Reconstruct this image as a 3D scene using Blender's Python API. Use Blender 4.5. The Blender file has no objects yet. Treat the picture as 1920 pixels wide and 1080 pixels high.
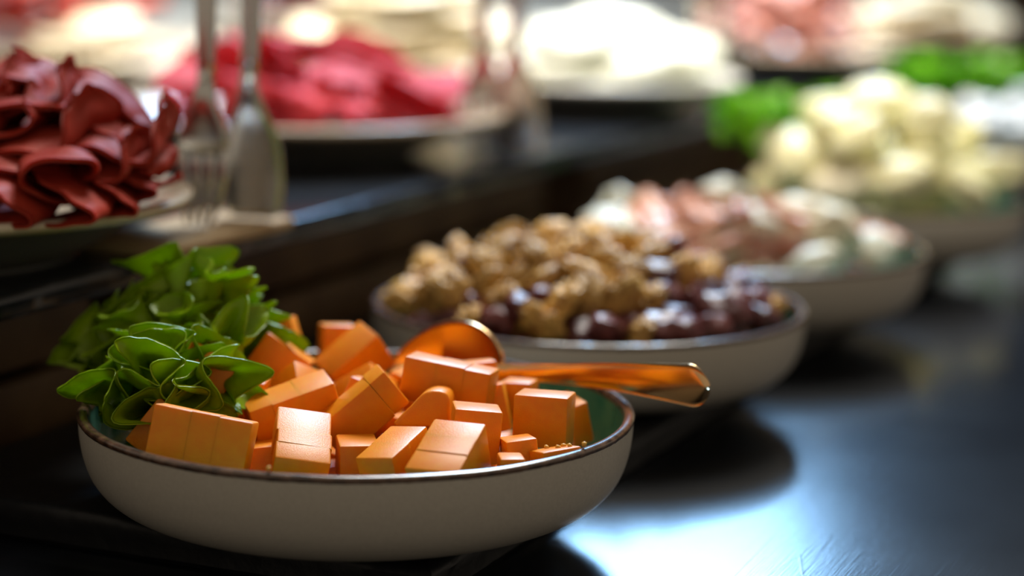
import bpy, bmesh, math, random
import numpy as np
from mathutils import Vector, Matrix, noise

scene = bpy.context.scene
col = scene.collection
rng = random.Random(7)

# ------------------------------------------------------------------ camera
F = 4000.0                      # focal length in pixels of the 1920 px wide frame
PITCH, ROLL = math.radians(10.1), math.radians(1.1)
RIM = 0.057                     # height of the bowl rims above the table top
_r = np.array([1.0, 0, 0]); _u = np.array([0, math.sin(PITCH), math.cos(PITCH)])
FW = np.array([0, math.cos(PITCH), -math.sin(PITCH)])
RT = math.cos(ROLL) * _r + math.sin(ROLL) * _u
DN = math.sin(ROLL) * _r - math.cos(ROLL) * _u
def ray(u, v): return FW + (u - 960) / F * RT + (v - 540) / F * DN
CZ = RIM - 0.8397 * ray(672, 755)[2]
CAM = np.array([0, 0, CZ])
def px(u, v, d): return Vector(CAM + (d + 0.034) * ray(u, v))   # point at depth d (plus a common offset)
def pz(u, v, z):                                             # point on the horizontal plane z
    r = ray(u, v); return Vector(CAM + (z - CZ) / r[2] * r)

cd = bpy.data.cameras.new('camera'); cam = bpy.data.objects.new('camera', cd); col.objects.link(cam)
cd.sensor_width = 36; cd.lens = F / 1920 * 36; cd.clip_start = 0.02; cd.clip_end = 60
cam.matrix_world = Matrix(((RT[0], -DN[0], -FW[0], 0), (RT[1], -DN[1], -FW[1], 0), (RT[2], -DN[2], -FW[2], CZ), (0, 0, 0, 1)))
cd.dof.use_dof = True; cd.dof.focus_distance = 0.795; cd.dof.aperture_fstop = 3.4
scene.camera = cam

# ------------------------------------------------------------------ light
scene.view_settings.view_transform = 'Standard'; scene.view_settings.look = 'None'
scene.view_settings.gamma = 1; scene.view_settings.use_curve_mapping = False
scene.view_settings.exposure = 0.0
w = bpy.data.worlds.new('room_light'); scene.world = w; w.use_nodes = True
w.node_tree.nodes['Background'].inputs[0].default_value = (1.0, 0.84, 0.65, 1)
w.node_tree.nodes['Background'].inputs[1].default_value = 0.31

def area(name, loc, target, sx, sy, power, color, spread=180):
    l = bpy.data.lights.new(name, 'AREA'); l.shape = 'RECTANGLE'; l.size = sx; l.size_y = sy
    l.energy = power; l.color = color; l.spread = math.radians(spread)
    o = bpy.data.objects.new(name, l); col.objects.link(o); o.location = loc
    o.rotation_euler = (Vector(target) - Vector(loc)).to_track_quat('-Z', 'Y').to_euler()
    return o
def spot(name, loc, target, power, color, deg, blend=0.6, rad=0.06):
    l = bpy.data.lights.new(name, 'SPOT'); l.energy = power; l.color = color
    l.spot_size = math.radians(deg); l.spot_blend = blend; l.shadow_soft_size = rad
    o = bpy.data.objects.new(name, l); col.objects.link(o); o.location = loc
    o.rotation_euler = (Vector(target) - Vector(loc)).to_track_quat('-Z', 'Y').to_euler()
    return o
WX0, WX1, WZ0, WZ1, WY = -0.05, 0.74, 1.75, 3.40, 4.5       # window opening in the far wall
WM = 2.40                                                  # transom between the lower and the upper pane
for z0, z1, power in ((WZ0, WM, 40), (WM, WZ1, 150)):
    area('daylight_window', ((WX0 + WX1) / 2, WY + 0.02, (z0 + z1) / 2), ((WX0 + WX1) / 2, 0, (z0 + z1) / 2 - 1.0), WX1 - WX0, z1 - z0, power, (0.30, 0.60, 1.0))
area('added_overhead_fill', (0.30, 2.5, 2.3), (0.0, 1.0, 0.0), 1.1, 0.9, 92, (1.0, 0.98, 0.90))  # unseen fill added overhead to brighten the tops of the food
# warm downlights over the raised back part of the buffet, then added front fill
spot('buffet_spot', (-0.25, 1.55, 1.25), (-0.15, 1.5, 0.09), 34, (1.0, 0.84, 0.66), 44)
spot('buffet_spot', (-0.10, 2.15, 1.35), (-0.05, 2.15, 0.09), 175, (1.0, 0.91, 0.78), 56)
spot('buffet_spot', (0.30, 1.00, 1.25), (0.22, 1.66, 0.08), 46, (1.0, 0.95, 0.82), 27)  # added front fill on the pale cheese bowl, from the camera side

# ------------------------------------------------------------------ materials
def mat(name, base, rough=0.5, spec=0.5, metal=0.0, sss=0.0, sss_r=(0.01, 0.005, 0.003), noise_scale=None, base2=None,
        amt=0.5, bump=0.0, bump_scale=200, coat=0.0, trans=0.0, detail=4, contrast=(0.35, 0.65), rnd=0.0):
    m = bpy.data.materials.new(name); m.use_nodes = True
    nt = m.node_tree; N = nt.nodes; L = nt.links
    b = N['Principled BSDF']
    b.inputs['Base Color'].default_value = (*base, 1); b.inputs['Roughness'].default_value = rough
    b.inputs['Specular IOR Level'].default_value = spec; b.inputs['Metallic'].default_value = metal
    b.inputs['Coat Weight'].default_value = coat
    if sss:
        b.inputs['Subsurface Weight'].default_value = sss; b.inputs['Subsurface Radius'].default_value = sss_r
        b.inputs['Subsurface Scale'].default_value = 1.0
    tc = N.new('ShaderNodeTexCoord')
    last = None
    if noise_scale:
        nz = N.new('ShaderNodeTexNoise'); nz.inputs['Scale'].default_value = noise_scale; nz.inputs['Detail'].default_value = detail
        L.new(tc.outputs['Object'], nz.inputs['Vector'])
        rp = N.new('ShaderNodeMapRange'); rp.inputs['From Min'].default_value, rp.inputs['From Max'].default_value = contrast
        rp.inputs['To Max'].default_value = amt
        L.new(nz.outputs['Fac'], rp.inputs['Value'])
        mx = N.new('ShaderNodeMix'); mx.data_type = 'RGBA'
        mx.inputs['A'].default_value = (*base, 1); mx.inputs['B'].default_value = (*base2, 1)
        L.new(rp.outputs['Result'], mx.inputs['Factor']); last = mx.outputs['Result']
        L.new(last, b.inputs['Base Color'])
    if rnd:
        oi = N.new('ShaderNodeObjectInfo'); hs = N.new('ShaderNodeHueSaturation')
        mr = N.new('ShaderNodeMapRange'); mr.inputs['To Min'].default_value = 1 - rnd; mr.inputs['To Max'].default_value = 1 + rnd
        L.new(oi.outputs['Random'], mr.inputs['Value']); L.new(mr.outputs['Result'], hs.inputs['Value'])
        if last is not None: L.new(last, hs.inputs['Color'])
        else: hs.inputs['Color'].default_value = (*base, 1)
        L.new(hs.outputs['Color'], b.inputs['Base Color'])
    if bump:
        n2 = N.new('ShaderNodeTexNoise'); n2.inputs['Scale'].default_value = bump_scale; n2.inputs['Detail'].default_value = 4
        L.new(tc.outputs['Object'], n2.inputs['Vector'])
        bp = N.new('ShaderNodeBump'); bp.inputs['Strength'].default_value = bump; bp.inputs['Distance'].default_value = 0.001
        L.new(n2.outputs['Fac'], bp.inputs['Height']); L.new(bp.outputs['Normal'], b.inputs['Normal'])
    if trans:
        tr = N.new('ShaderNodeBsdfTranslucent'); ms = N.new('ShaderNodeMixShader'); ms.inputs[0].default_value = trans
        if last is not None: L.new(last, tr.inputs['Color'])
        else: tr.inputs['Color'].default_value = (*base, 1)
        L.new(b.outputs[0], ms.inputs[1]); L.new(tr.outputs[0], ms.inputs[2])
        L.new(ms.outputs[0], N['Material Output'].inputs[0])
    return m
M = {}
M['cheese'] = mat('orange_cheese', (0.86, 0.255, 0.0018), 0.40, 0.38, sss=0.35, sss_r=(0.0030, 0.0012, 0.0003), noise_scale=260, base2=(0.88, 0.33, 0.004), amt=0.5, bump=0.16, bump_scale=2200, rnd=0.06)
M['crumb'] = mat('cheese_crumb', (0.80, 0.42, 0.06), 0.5)
M['enamel'] = mat('speckled_stoneware', (0.56, 0.515, 0.435), 0.38, 0.5, noise_scale=900, base2=(0.40, 0.36, 0.30), amt=0.35, bump=0.08, bump_scale=500)
M['teal'] = mat('green_glaze', (0.035, 0.17, 0.135), 0.12, 0.6, noise_scale=60, base2=(0.12, 0.30, 0.22), amt=0.7, coat=0.4)
M['rim'] = mat('brown_rim_glaze', (0.035, 0.017, 0.010), 0.24, 0.6, noise_scale=220, base2=(0.16, 0.085, 0.05), amt=0.8, coat=0.5)
M['plate'] = mat('cream_plate', (0.62, 0.53, 0.40), 0.25, 0.5, noise_scale=120, base2=(0.50, 0.40, 0.28), amt=0.5)
M['plate_dark'] = mat('grey_plate_underside', (0.14, 0.135, 0.12), 0.35, 0.5, noise_scale=90, base2=(0.10, 0.10, 0.10), amt=0.5)
M['plate_white'] = mat('white_plate', (0.78, 0.76, 0.70), 0.25, 0.5)
M['slate'] = mat('black_slate', (0.005, 0.0055, 0.0065), 0.40, 0.35, noise_scale=60, base2=(0.012, 0.012, 0.014), amt=0.7, bump=0.35, bump_scale=160)
M['tray'] = mat('black_tray', (0.010, 0.011, 0.013), 0.17, 0.45, noise_scale=40, base2=(0.018, 0.020, 0.025), amt=0.7)
M['steel'] = mat('brushed_steel', (0.62, 0.60, 0.57), 0.22, 0.5, metal=1.0, bump=0.05, bump_scale=300)
M['spoon'] = mat('warm_tinted_spoon_metal', (0.86, 0.56, 0.28), 0.20, 0.5, metal=1.0)  # smooth metal with an even warm orange tint
M['wood'] = mat('brown_crate_wood', (0.075, 0.036, 0.014), 0.55, 0.3, noise_scale=24, base2=(0.15, 0.085, 0.035), amt=0.8, bump=0.4, bump_scale=60)
M['rest'] = mat('pale_wood', (0.42, 0.30, 0.17), 0.75, 0.2, noise_scale=30, base2=(0.38, 0.26, 0.14), amt=0.7)
M['counter'] = mat('cream_counter', (0.62, 0.55, 0.44), 0.4, 0.5, noise_scale=6, base2=(0.5, 0.43, 0.33), amt=0.5)
M['walnut'] = mat('walnut', (0.74, 0.44, 0.115), 0.5, 0.5, noise_scale=150, base2=(0.26, 0.105, 0.025), amt=0.85, bump=0.5, bump_scale=300, rnd=0.3, contrast=(0.42, 0.68))
M['fruit'] = mat('dried_fruit', (0.085, 0.022, 0.024), 0.33, 0.5, noise_scale=110, base2=(0.20, 0.05, 0.045), amt=0.8, bump=0.7, bump_scale=260, rnd=0.3)
M['salami'] = mat('dark_red_cured_meat', (0.40, 0.034, 0.018), 0.55, 0.18, sss=0.35, sss_r=(0.004, 0.0008, 0.0006), noise_scale=120, base2=(0.44, 0.055, 0.03), amt=0.5, bump=0.15, bump_scale=500, rnd=0.12, trans=0.30)
M['beef'] = mat('pink_red_cured_meat', (0.68, 0.050, 0.080), 0.6, 0.2, sss=0.3, sss_r=(0.005, 0.001, 0.001), noise_scale=60, base2=(0.74, 0.11, 0.15), amt=0.6, rnd=0.1, trans=0.2)
M['ham'] = mat('pale_pink_ham', (0.72, 0.34, 0.28), 0.4, 0.5, noise_scale=50, base2=(0.78, 0.48, 0.40), amt=0.7, rnd=0.08, trans=0.15)
M['redham'] = mat('orange_red_meat', (0.62, 0.055, 0.035), 0.5, 0.35, noise_scale=40, base2=(0.74, 0.15, 0.07), amt=0.7, rnd=0.15, trans=0.15)
M['plum'] = mat('plum_red_meat', (0.24, 0.025, 0.05), 0.4, 0.5, noise_scale=40, base2=(0.36, 0.06, 0.07), amt=0.7, rnd=0.1, trans=0.15)
M['salmon'] = mat('salmon_pink_slice', (0.72, 0.32, 0.20), 0.35, 0.5, noise_scale=60, base2=(0.78, 0.42, 0.30), amt=0.8, rnd=0.1, trans=0.15)
M['white_cheese'] = mat('white_cheese', (0.72, 0.74, 0.64), 0.45, 0.5, sss=0.2, sss_r=(0.004, 0.004, 0.003), noise_scale=80, base2=(0.66, 0.66, 0.52), amt=0.6, bump=0.3, bump_scale=200, rnd=0.06)
M['cream_cheese'] = mat('cream_cheese', (0.86, 0.79, 0.60), 0.45, 0.5, noise_scale=80, base2=(0.82, 0.70, 0.46), amt=0.6, bump=0.3, bump_scale=200, rnd=0.08)
M['yellow_cheese'] = mat('pale_yellow_cheese', (0.84, 0.79, 0.46), 0.42, 0.5, sss=0.2, sss_r=(0.004, 0.003, 0.001), noise_scale=60, base2=(0.74, 0.70, 0.44), amt=0.7, bump=0.2, bump_scale=200, rnd=0.10)
M['blue_white'] = mat('cool_white_cheese', (0.66, 0.70, 0.74), 0.4, 0.5, noise_scale=60, base2=(0.56, 0.62, 0.70), amt=0.6, rnd=0.06)
M['plaster'] = mat('dark_brown_plaster', (0.028, 0.015, 0.008), 0.8, 0.2, noise_scale=3, base2=(0.045, 0.025, 0.012), amt=0.6)
M['frame'] = mat('dark_window_frame', (0.03, 0.025, 0.02), 0.5)
M['floor'] = mat('dark_floor_boards', (0.05, 0.03, 0.018), 0.5, 0.3, noise_scale=5, base2=(0.08, 0.05, 0.03), amt=0.6)

def lettuce_mat(name, c1, c2, tr):
    m = mat(name, c1, 0.30, 0.5, noise_scale=45, base2=c2, amt=0.8, bump=0.35, bump_scale=170, trans=tr, contrast=(0.38, 0.66))
    return m
M['lettuce'] = lettuce_mat('frilly_lettuce', (0.27, 0.42, 0.005), (0.48, 0.66, 0.012), 0.48)
M['lettuce_far'] = lettuce_mat('bright_lettuce', (0.22, 0.58, 0.015), (0.36, 0.72, 0.03), 0.40)

def table_mat():
    m = bpy.data.materials.new('black_lacquered_table'); m.use_nodes = True
    nt = m.node_tree; N = nt.nodes; L = nt.links; b = N['Principled BSDF']
    b.inputs['Base Color'].default_value = (0.004, 0.005, 0.007, 1)
    b.inputs['Specular IOR Level'].default_value = 0.55
    tc = N.new('ShaderNodeTexCoord')
    nz = N.new('ShaderNodeTexNoise'); nz.inputs['Scale'].default_value = 9; nz.inputs['Detail'].default_value = 8
    L.new(tc.outputs['Object'], nz.inputs['Vector'])
    mr = N.new('ShaderNodeMapRange'); mr.inputs['To Min'].default_value = 0.15; mr.inputs['To Max'].default_value = 0.22
    L.new(nz.outputs['Fac'], mr.inputs['Value']); L.new(mr.outputs['Result'], b.inputs['Roughness'])
    # brushed grain and hair-line scratches as fine relief
    mp = N.new('ShaderNodeMapping'); mp.inputs['Scale'].default_value = (30, 1100, 1); mp.inputs['Rotation'].default_value = (0, 0, math.radians(-62))
    L.new(tc.outputs['Object'], mp.inputs['Vector'])
    g = N.new('ShaderNodeTexNoise'); g.inputs['Scale'].default_value = 1.0; g.inputs['Detail'].default_value = 3
    L.new(mp.outputs[0], g.inputs['Vector'])
    def scratch(rot, sc, seed):
        m1 = N.new('ShaderNodeMapping'); m1.inputs['Rotation'].default_value = (0, 0, rot); m1.inputs['Scale'].default_value = (sc * 0.12, sc, 1); m1.inputs['Location'].default_value = (seed, seed * 2, 0)
        wv = N.new('ShaderNodeTexNoise'); wv.inputs['Scale'].default_value = 3; L.new(tc.outputs['Object'], wv.inputs['Vector'])
        mm = N.new('ShaderNodeMix'); mm.data_type = 'VECTOR'; mm.inputs['Factor'].default_value = 0.015
        L.new(tc.outputs['Object'], mm.inputs['A']); L.new(wv.outputs['Color'], mm.inputs['B']); L.new(mm.outputs['Result'], m1.inputs['Vector'])
        v = N.new('ShaderNodeTexVoronoi'); v.feature = 'DISTANCE_TO_EDGE'; v.inputs['Scale'].default_value = 1.0
        L.new(m1.outputs[0], v.inputs['Vector'])
        r = N.new('ShaderNodeMapRange'); r.inputs['From Max'].default_value = 0.0035; r.inputs['To Min'].default_value = 1; r.inputs['To Max'].default_value = 0
        L.new(v.outputs['Distance'], r.inputs['Value']); return r.outputs['Result']
    s1 = scratch(math.radians(25), 15, 0.3); s2 = scratch(math.radians(-50), 11, 1.7)
    mx = N.new('ShaderNodeMath'); mx.operation = 'MAXIMUM'; L.new(s1, mx.inputs[0]); L.new(s2, mx.inputs[1])
    ma = N.new('ShaderNodeMath'); ma.operation = 'MULTIPLY_ADD'; L.new(mx.outputs[0], ma.inputs[0]); ma.inputs[1].default_value = 0.30; L.new(g.outputs['Fac'], ma.inputs[2])
    bp = N.new('ShaderNodeBump'); bp.inputs['Strength'].default_value = 0.12; bp.inputs['Distance'].default_value = 0.0003
    L.new(ma.outputs[0], bp.inputs['Height']); L.new(bp.outputs['Normal'], b.inputs['Normal'])
    return m
M['table'] = table_mat()

# ------------------------------------------------------------------ mesh helpers
def nvec(p):                                                # repeatable vector noise
    p = Vector(p); return Vector((noise.noise(p + Vector((31.7, 5.3, 2.1))), noise.noise(p + Vector((-12.4, 47.9, 8.6))), noise.noise(p + Vector((3.9, -21.2, 63.5)))))
def tag(o, label=None, cat=None, group=None, kind=None):
    if label: o['label'] = label
    if cat: o['category'] = cat
    if group: o['group'] = group
    if kind: o['kind'] = kind
    return o
def mesh(name, verts, faces, m, smooth=True):
    me = bpy.data.meshes.new(name); me.from_pydata([tuple(v) for v in verts], [], faces); me.update()
    if m: me.materials.append(M[m])
    if smooth: me.polygons.foreach_set('use_smooth', [True] * len(me.polygons))
    return me
def link(name, me, parent=None, loc=None, rot=None):
    o = bpy.data.objects.new(name, me); col.objects.link(o)
    if parent is not None: o.parent = parent
    if loc is not None: o.location = loc
    if rot is not None: o.rotation_euler = rot
    return o
def empty(name, loc, rz=0):
    o = bpy.data.objects.new(name, None); col.objects.link(o); o.location = loc; o.rotation_euler = (0, 0, rz)
    o.empty_display_size = 0.02; return o
def copy_tree(o, parent=None):
    c = o.copy(); col.objects.link(c)
    if parent is not None: c.parent = parent
    for ch in o.children: copy_tree(ch, c)
    return c
def lathe(profile, n=96, closed=False):
    V, Fc = [], []
    k = len(profile)
    for i in range(n):
        a = 2 * math.pi * i / n
        for r, z in profile: V.append((r * math.cos(a), r * math.sin(a), z))
    m = k if closed else k - 1
    for i in range(n):
        for j in range(m):
            a, b = i * k + j, i * k + (j + 1) % k
            c, d = ((i + 1) % n) * k + (j + 1) % k, ((i + 1) % n) * k + j
            Fc.append((a, d, c, b))
    return V, Fc
def box_mesh(name, size, m, bevel=0.002, seg=2, center=(0, 0, 0), smooth=True):
    bm = bmesh.new(); bmesh.ops.create_cube(bm, size=1)
    for v in bm.verts: v.co = Vector((v.co.x * size[0] + center[0], v.co.y * size[1] + center[1], v.co.z * size[2] + center[2]))
    if bevel: bmesh.ops.bevel(bm, geom=bm.edges[:], offset=bevel, segments=seg, profile=0.5, affect='EDGES')
    me = bpy.data.meshes.new(name); bm.to_mesh(me); bm.free(); me.materials.append(M[m])
    if smooth:
        me.polygons.foreach_set('use_smooth', [True] * len(me.polygons)); me.set_sharp_from_angle(angle=math.radians(40))
    return me
def grid_faces(nu, nv, wrap=False):
    Fc = []
    for i in range(nu - 1):
        for j in range(nv if wrap else nv - 1):
            Fc.append((i * nv + j, i * nv + (j + 1) % nv, (i + 1) * nv + (j + 1) % nv, (i + 1) * nv + j))
    return Fc
def thicken(V, nu, nv, th):
    """closed shell of thickness th around an nu x nv grid of points"""
    P = np.array([tuple(v) for v in V]).reshape(nu, nv, 3)
    du = np.gradient(P, axis=0); dv = np.gradient(P, axis=1)
    n = np.cross(du, dv); n /= np.linalg.norm(n, axis=2, keepdims=True) + 1e-12
    A = (P + n * th / 2).reshape(-1, 3); B = (P - n * th / 2).reshape(-1, 3)
    off = nu * nv; Fc = grid_faces(nu, nv)
    Fc = Fc + [tuple(off + i for i in reversed(f)) for f in Fc]
    bd = [(i, 0) for i in range(nu)] + [(nu - 1, j) for j in range(1, nv)] + [(i, nv - 1) for i in range(nu - 2, -1, -1)] + [(0, j) for j in range(nv - 2, 0, -1)]
    ids = [i * nv + j for i, j in bd]
    for a, b in zip(ids, ids[1:] + ids[:1]): Fc.append((b, a, a + off, b + off))
    return np.vstack([A, B]), Fc

E1 = Vector((0.394, 0.919, 0)).normalized()       # direction of the row of bowls
E2 = Vector((E1.y, -E1.x, 0))                     # towards the table's open side
RZ = math.atan2(E1.y, E1.x)                       # local x runs along the row
B1 = pz(672, 755, RIM); B1.z = 0
TIER = 0.09
def row(a, b, z=0): return B1 + E1 * a + E2 * b + Vector((0, 0, z))

# ------------------------------------------------------------------ setting
fl = link('floor', box_mesh('floor', (8, 8, 0.04), 'floor', 0, center=(0, 1.5, -0.92))); tag(fl, 'dark brown floor boards far below the buffet table', 'floor', kind='structure')
def wall():
    V, Fc = [], []
    X0, X1, Z0, Z1 = -4, 4, -0.9, 3.8
    xs, zs = [X0, WX0, WX1, X1], [Z0, WZ0, WZ1, Z1]
    for y in (WY, WY + 0.15):
        for z in zs:
            for x in xs: V.append((x, y, z))
    for s in range(2):
        for j in range(3):
            for i in range(3):
                if i == 1 and j == 1: continue
                a = s * 16 + j * 4 + i; Fc.append((a, a + 1, a + 5, a + 4))
    for a, b in ((5, 6), (6, 10), (10, 9), (9, 5)): Fc.append((a, b, b + 16, a + 16))
    return mesh('wall_back', V, Fc, 'plaster', False)
wl = link('wall_back', wall()); tag(wl, 'dark brown plastered wall behind the buffet', 'wall', kind='structure')
wf = empty('window_1', (0, 0, 0)); tag(wf, 'tall window in the dark far wall', 'window', kind='structure')
for nm, sz, c in (('window_sill', (WX1 - WX0 + .12, .10, .04), ((WX0 + WX1) / 2, WY - .03, WZ0 - .02)), ('window_transom', (WX1 - WX0, .05, .04), ((WX0 + WX1) / 2, WY - .03, WM)), ('window_lintel', (WX1 - WX0 + .12, .06, .06), ((WX0 + WX1) / 2, WY - .03, WZ1 + .03)),
                  ('window_jamb', (.06, .06, WZ1 - WZ0), (WX0 - .03, WY - .03, (WZ0 + WZ1) / 2)), ('window_jamb', (.06, .06, WZ1 - WZ0), (WX1 + .03, WY - .03, (WZ0 + WZ1) / 2))):
    link(nm, box_mesh(nm, sz, 'frame', .004, center=c), wf)

# buffet table: a black top on four legs
tb = empty('buffet_table', row(0.6, 0.1), RZ); tag(tb, 'glossy scratched black table top carrying the whole buffet', 'table')
link('table_top', box_mesh('table_top', (3.3, 2.2, 0.04), 'table', 0.004, center=(0.25, 0.25, -0.02)), tb)
for sx in (-1.3, 1.8):
    for sy in (-0.7, 1.2): link('table_leg', box_mesh('table_leg', (.07, .07, .86), 'frame', .004, center=(sx, sy, -.47)), tb)

# slate boards under the bowls: near board with its corner in view, far board behind it
def slate_board(a0, a1, b0, b1, z0, th, seed, label, name='slate_board', m='slate'):
    """riven slab with chipped, uneven edges"""
    L, W = a1 - a0, b1 - b0
    n, k = int(L / 0.006), int(W / 0.006)
    pts = []
    for i in range(n): pts.append((L * i / n, 0, 0, -1))
    for i in range(k): pts.append((L, W * i / k, 1, 0))
    for i in range(n): pts.append((L - L * i / n, W, 0, 1))
    for i in range(k): pts.append((0, W - W * i / k, -1, 0))
    rings = []
    for inset, z in ((0.0016, 0), (0, .002), (0.0006, th * .5), (0.0002, th - .0045), (0.0009, th - .0026), (0.0022, th - .0010), (0.0040, th - .0002), (0.0060, th)):
        ring = []
        for q, (x, y, nx, ny) in enumerate(pts):
            c = noise.noise(Vector((x * 160 + seed, y * 160, z * 260))) * .0007 + noise.noise(Vector((x * 45, y * 45 + seed, z * 90))) * .0006
            c = max(-.0012, min(.0012, c))
            cx, cy = min(max(x, inset), L - inset), min(max(y, inset), W - inset)
            ring.append((cx - nx * abs(c), cy - ny * abs(c), z))
        rings.append(ring)
    N = len(pts); V = [p for r in rings for p in r]; Fc = []
    for r in range(len(rings) - 1):
        for i in range(N): Fc.append((r * N + i, r * N + (i + 1) % N, (r + 1) * N + (i + 1) % N, (r + 1) * N + i))
    Fc.append(tuple(reversed(range(N)))); Fc.append(tuple((len(rings) - 1) * N + i for i in range(N)))
    me = mesh(name, V, Fc, m, True); me.set_sharp_from_angle(angle=math.radians(30))
    # local x along the row, local y to the left (away from E2)
    o = link(name, me, None, row(a0, b1, z0), (0, 0, RZ)); tag(o, label, 'serving board'); return o
ST = 0.015
slate_board(-0.059, 0.60, -0.185, 0.0614, 0, ST, 3.0, 'black slate board with chipped edges under the front bowls')
slate_board(0.615, 1.42, -0.185, 0.0614, 0, ST, 9.0, 'black slate board under the far bowls of pale cheese')

# raised black tray with wooden crates beneath
TA, TB = -0.45, 2.15
slate_board(TA, TB, -0.154 - 0.52, -0.154, TIER - 0.012, 0.012, 21.0, 'long raised black tray carrying the plates of cold meat', 'raised_tray', 'tray')
def crate(a, length, label):
    c = empty('wooden_crate', row(a, -0.154 - 0.040), RZ)
    H = TIER - 0.012; D = 0.30
    for z0, z1 in ((0.004, 0.036), (0.042, H)):
        link('plank', box_mesh('plank', (length, .012, z1 - z0), 'wood', .0015, center=(length / 2, .006, (z0 + z1) / 2)), c)
        link('plank', box_mesh('plank', (length, .012, z1 - z0), 'wood', .0015, center=(length / 2, D - .006, (z0 + z1) / 2)), c)
    for x in (.012, length - .012):
        for y in (.022, D - .022): link('corner_post', box_mesh('corner_post', (.02, .02, H), 'wood', .001, center=(x, y, H / 2)), c)
    for x in (.003, length - .003): link('end_board', box_mesh('end_board', (.006, D - .024, H - .01), 'wood', .001, center=(x, D / 2, H / 2)), c)
    tag(c, label, 'crate', 'wooden crates under the raised tray')
crate(-0.42, 0.52, 'brown wooden crate under the raised tray behind the lettuce')
crate(0.16, 0.50, 'brown wooden crate under the raised tray behind the walnut bowl')
crate(0.74, 0.50, 'brown wooden crate under the raised tray left of the pale cheese bowl')
crate(1.40, 0.60, 'brown wooden crate under the far end of the raised tray')
# cream stone counter behind the tray
cc = link('back_counter', box_mesh('back_counter', (3.2, 1.2, 0.09), 'counter', .004, center=(1.6, .6, 0.045)), None, row(-0.45, -0.154 - 0.535), (0, 0, RZ))
tag(cc, 'cream stone ledge behind the raised black tray', 'counter')

# ------------------------------------------------------------------ bowls
BO = [(0.0, 0.0012), (0.055, 0.0012), (0.057, 0.0), (0.062, 0.0), (0.064, 0.0012), (0.074, 0.0020), (0.084, 0.0034), (0.0930, 0.0066), (0.0995, 0.0112), (0.1040, 0.0172), (0.1068, 0.0250), (0.1080, 0.0325), (0.1083, 0.0392)]
BI = [(0.1050, 0.0402), (0.1046, 0.0385), (0.1040, 0.032), (0.1024, 0.0250), (0.0996, 0.0185), (0.0950, 0.0130), (0.0885, 0.0090), (0.078, 0.0064), (0.06, 0.0052), (0.0, 0.0050)]
def smooth_profile(p, k=4):
    P = [Vector((a, b)) for a, b in p]; out = []
    for i in range(len(P) - 1):
        p0, p1, p2, p3 = P[max(i - 1, 0)], P[i], P[i + 1], P[min(i + 2, len(P) - 1)]
        for j in range(k):
            t = j / k
            out.append(tuple(0.5 * ((2 * p1) + (p2 - p0) * t + (2 * p0 - 5 * p1 + 4 * p2 - p3) * t * t + (3 * p1 - p0 - 3 * p2 + p3) * t ** 3)))
    out.append(p[-1]); return out
def bowl(name, base, label, s=1.0, rz=0.0):
    b = empty(name, base, rz)
    V, Fc = lathe([(max(r, 1e-4) * s, z * s) for r, z in BO[:4]] + [(r * s, z * s) for r, z in smooth_profile(BO[4:])], 128)
    link('bowl_body', mesh('bowl_body', V, Fc, 'enamel'), b)
    V, Fc = lathe([(max(r, 1e-4) * s, z * s) for r, z in smooth_profile(BI)], 128)
    link('inner_glaze', mesh('inner_glaze', V, Fc, 'teal'), b)
    # rounded rim with a runny lower edge
    n, k = 256, 11; V = []
    for i in range(n):
        a = 2 * math.pi * i / n
        drip = 0.0012 + 0.0016 * max(0, noise.noise(Vector((math.cos(a) * 9, math.sin(a) * 9, 3)))) + 0.0010 * max(0, noise.noise(Vector((math.cos(a) * 34, math.sin(a) * 34, 1))))
        prof = [(0.10815 - drip * 0.22, 0.0392 - drip), (0.1086, 0.0392)]
        for j in range(k - 3):
            t = math.pi * j / (k - 4); prof.append((0.1066 + 0.0022 * math.cos(t), 0.0398 + 0.0014 * math.sin(t)))
        prof.append((0.1039, 0.0385))
        wob = 0.0002 * noise.noise(Vector((math.cos(a) * 4, math.sin(a) * 4, 8)))
        V += [(r * math.cos(a) * s, r * math.sin(a) * s, (z + wob) * s) for r, z in prof]
    Fc = []
    for i in range(n):
        for j in range(k - 1): Fc.append((i * k + j, ((i + 1) % n) * k + j, ((i + 1) % n) * k + j + 1, i * k + j + 1))
    link('rim', mesh('rim', V, Fc, 'rim'), b)
    tag(b, label, 'bowl', 'shallow speckled bowls in a row')
    return b
P2 = pz(1104, 562, RIM); P3 = pz(1392, 453, RIM); P4 = pz(1637, 360, RIM); P5 = pz(1868, 246, RIM)
BP = [Vector((p.x, p.y, ST)) for p in (B1, P2, P3, P4, P5)]
bowl('stoneware_bowl', BP[0], 'off-white stoneware bowl with brown rim holding orange cheese cubes and lettuce', rz=.4)
bowl('stoneware_bowl', BP[1], 'off-white bowl with brown rim heaped with walnuts, behind the cheese bowl', rz=1.9)
bowl('stoneware_bowl', BP[2], 'off-white bowl of white and salmon-pink morsels behind the walnut bowl', rz=2.7)
bowl('stoneware_bowl', BP[3], 'off-white bowl heaped with pale yellow cheese pieces in the background', rz=4.0)
bowl('stoneware_bowl', BP[4], 'farthest bowl in the row, with cool white cheese, at the right edge', rz=5.0)

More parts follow.
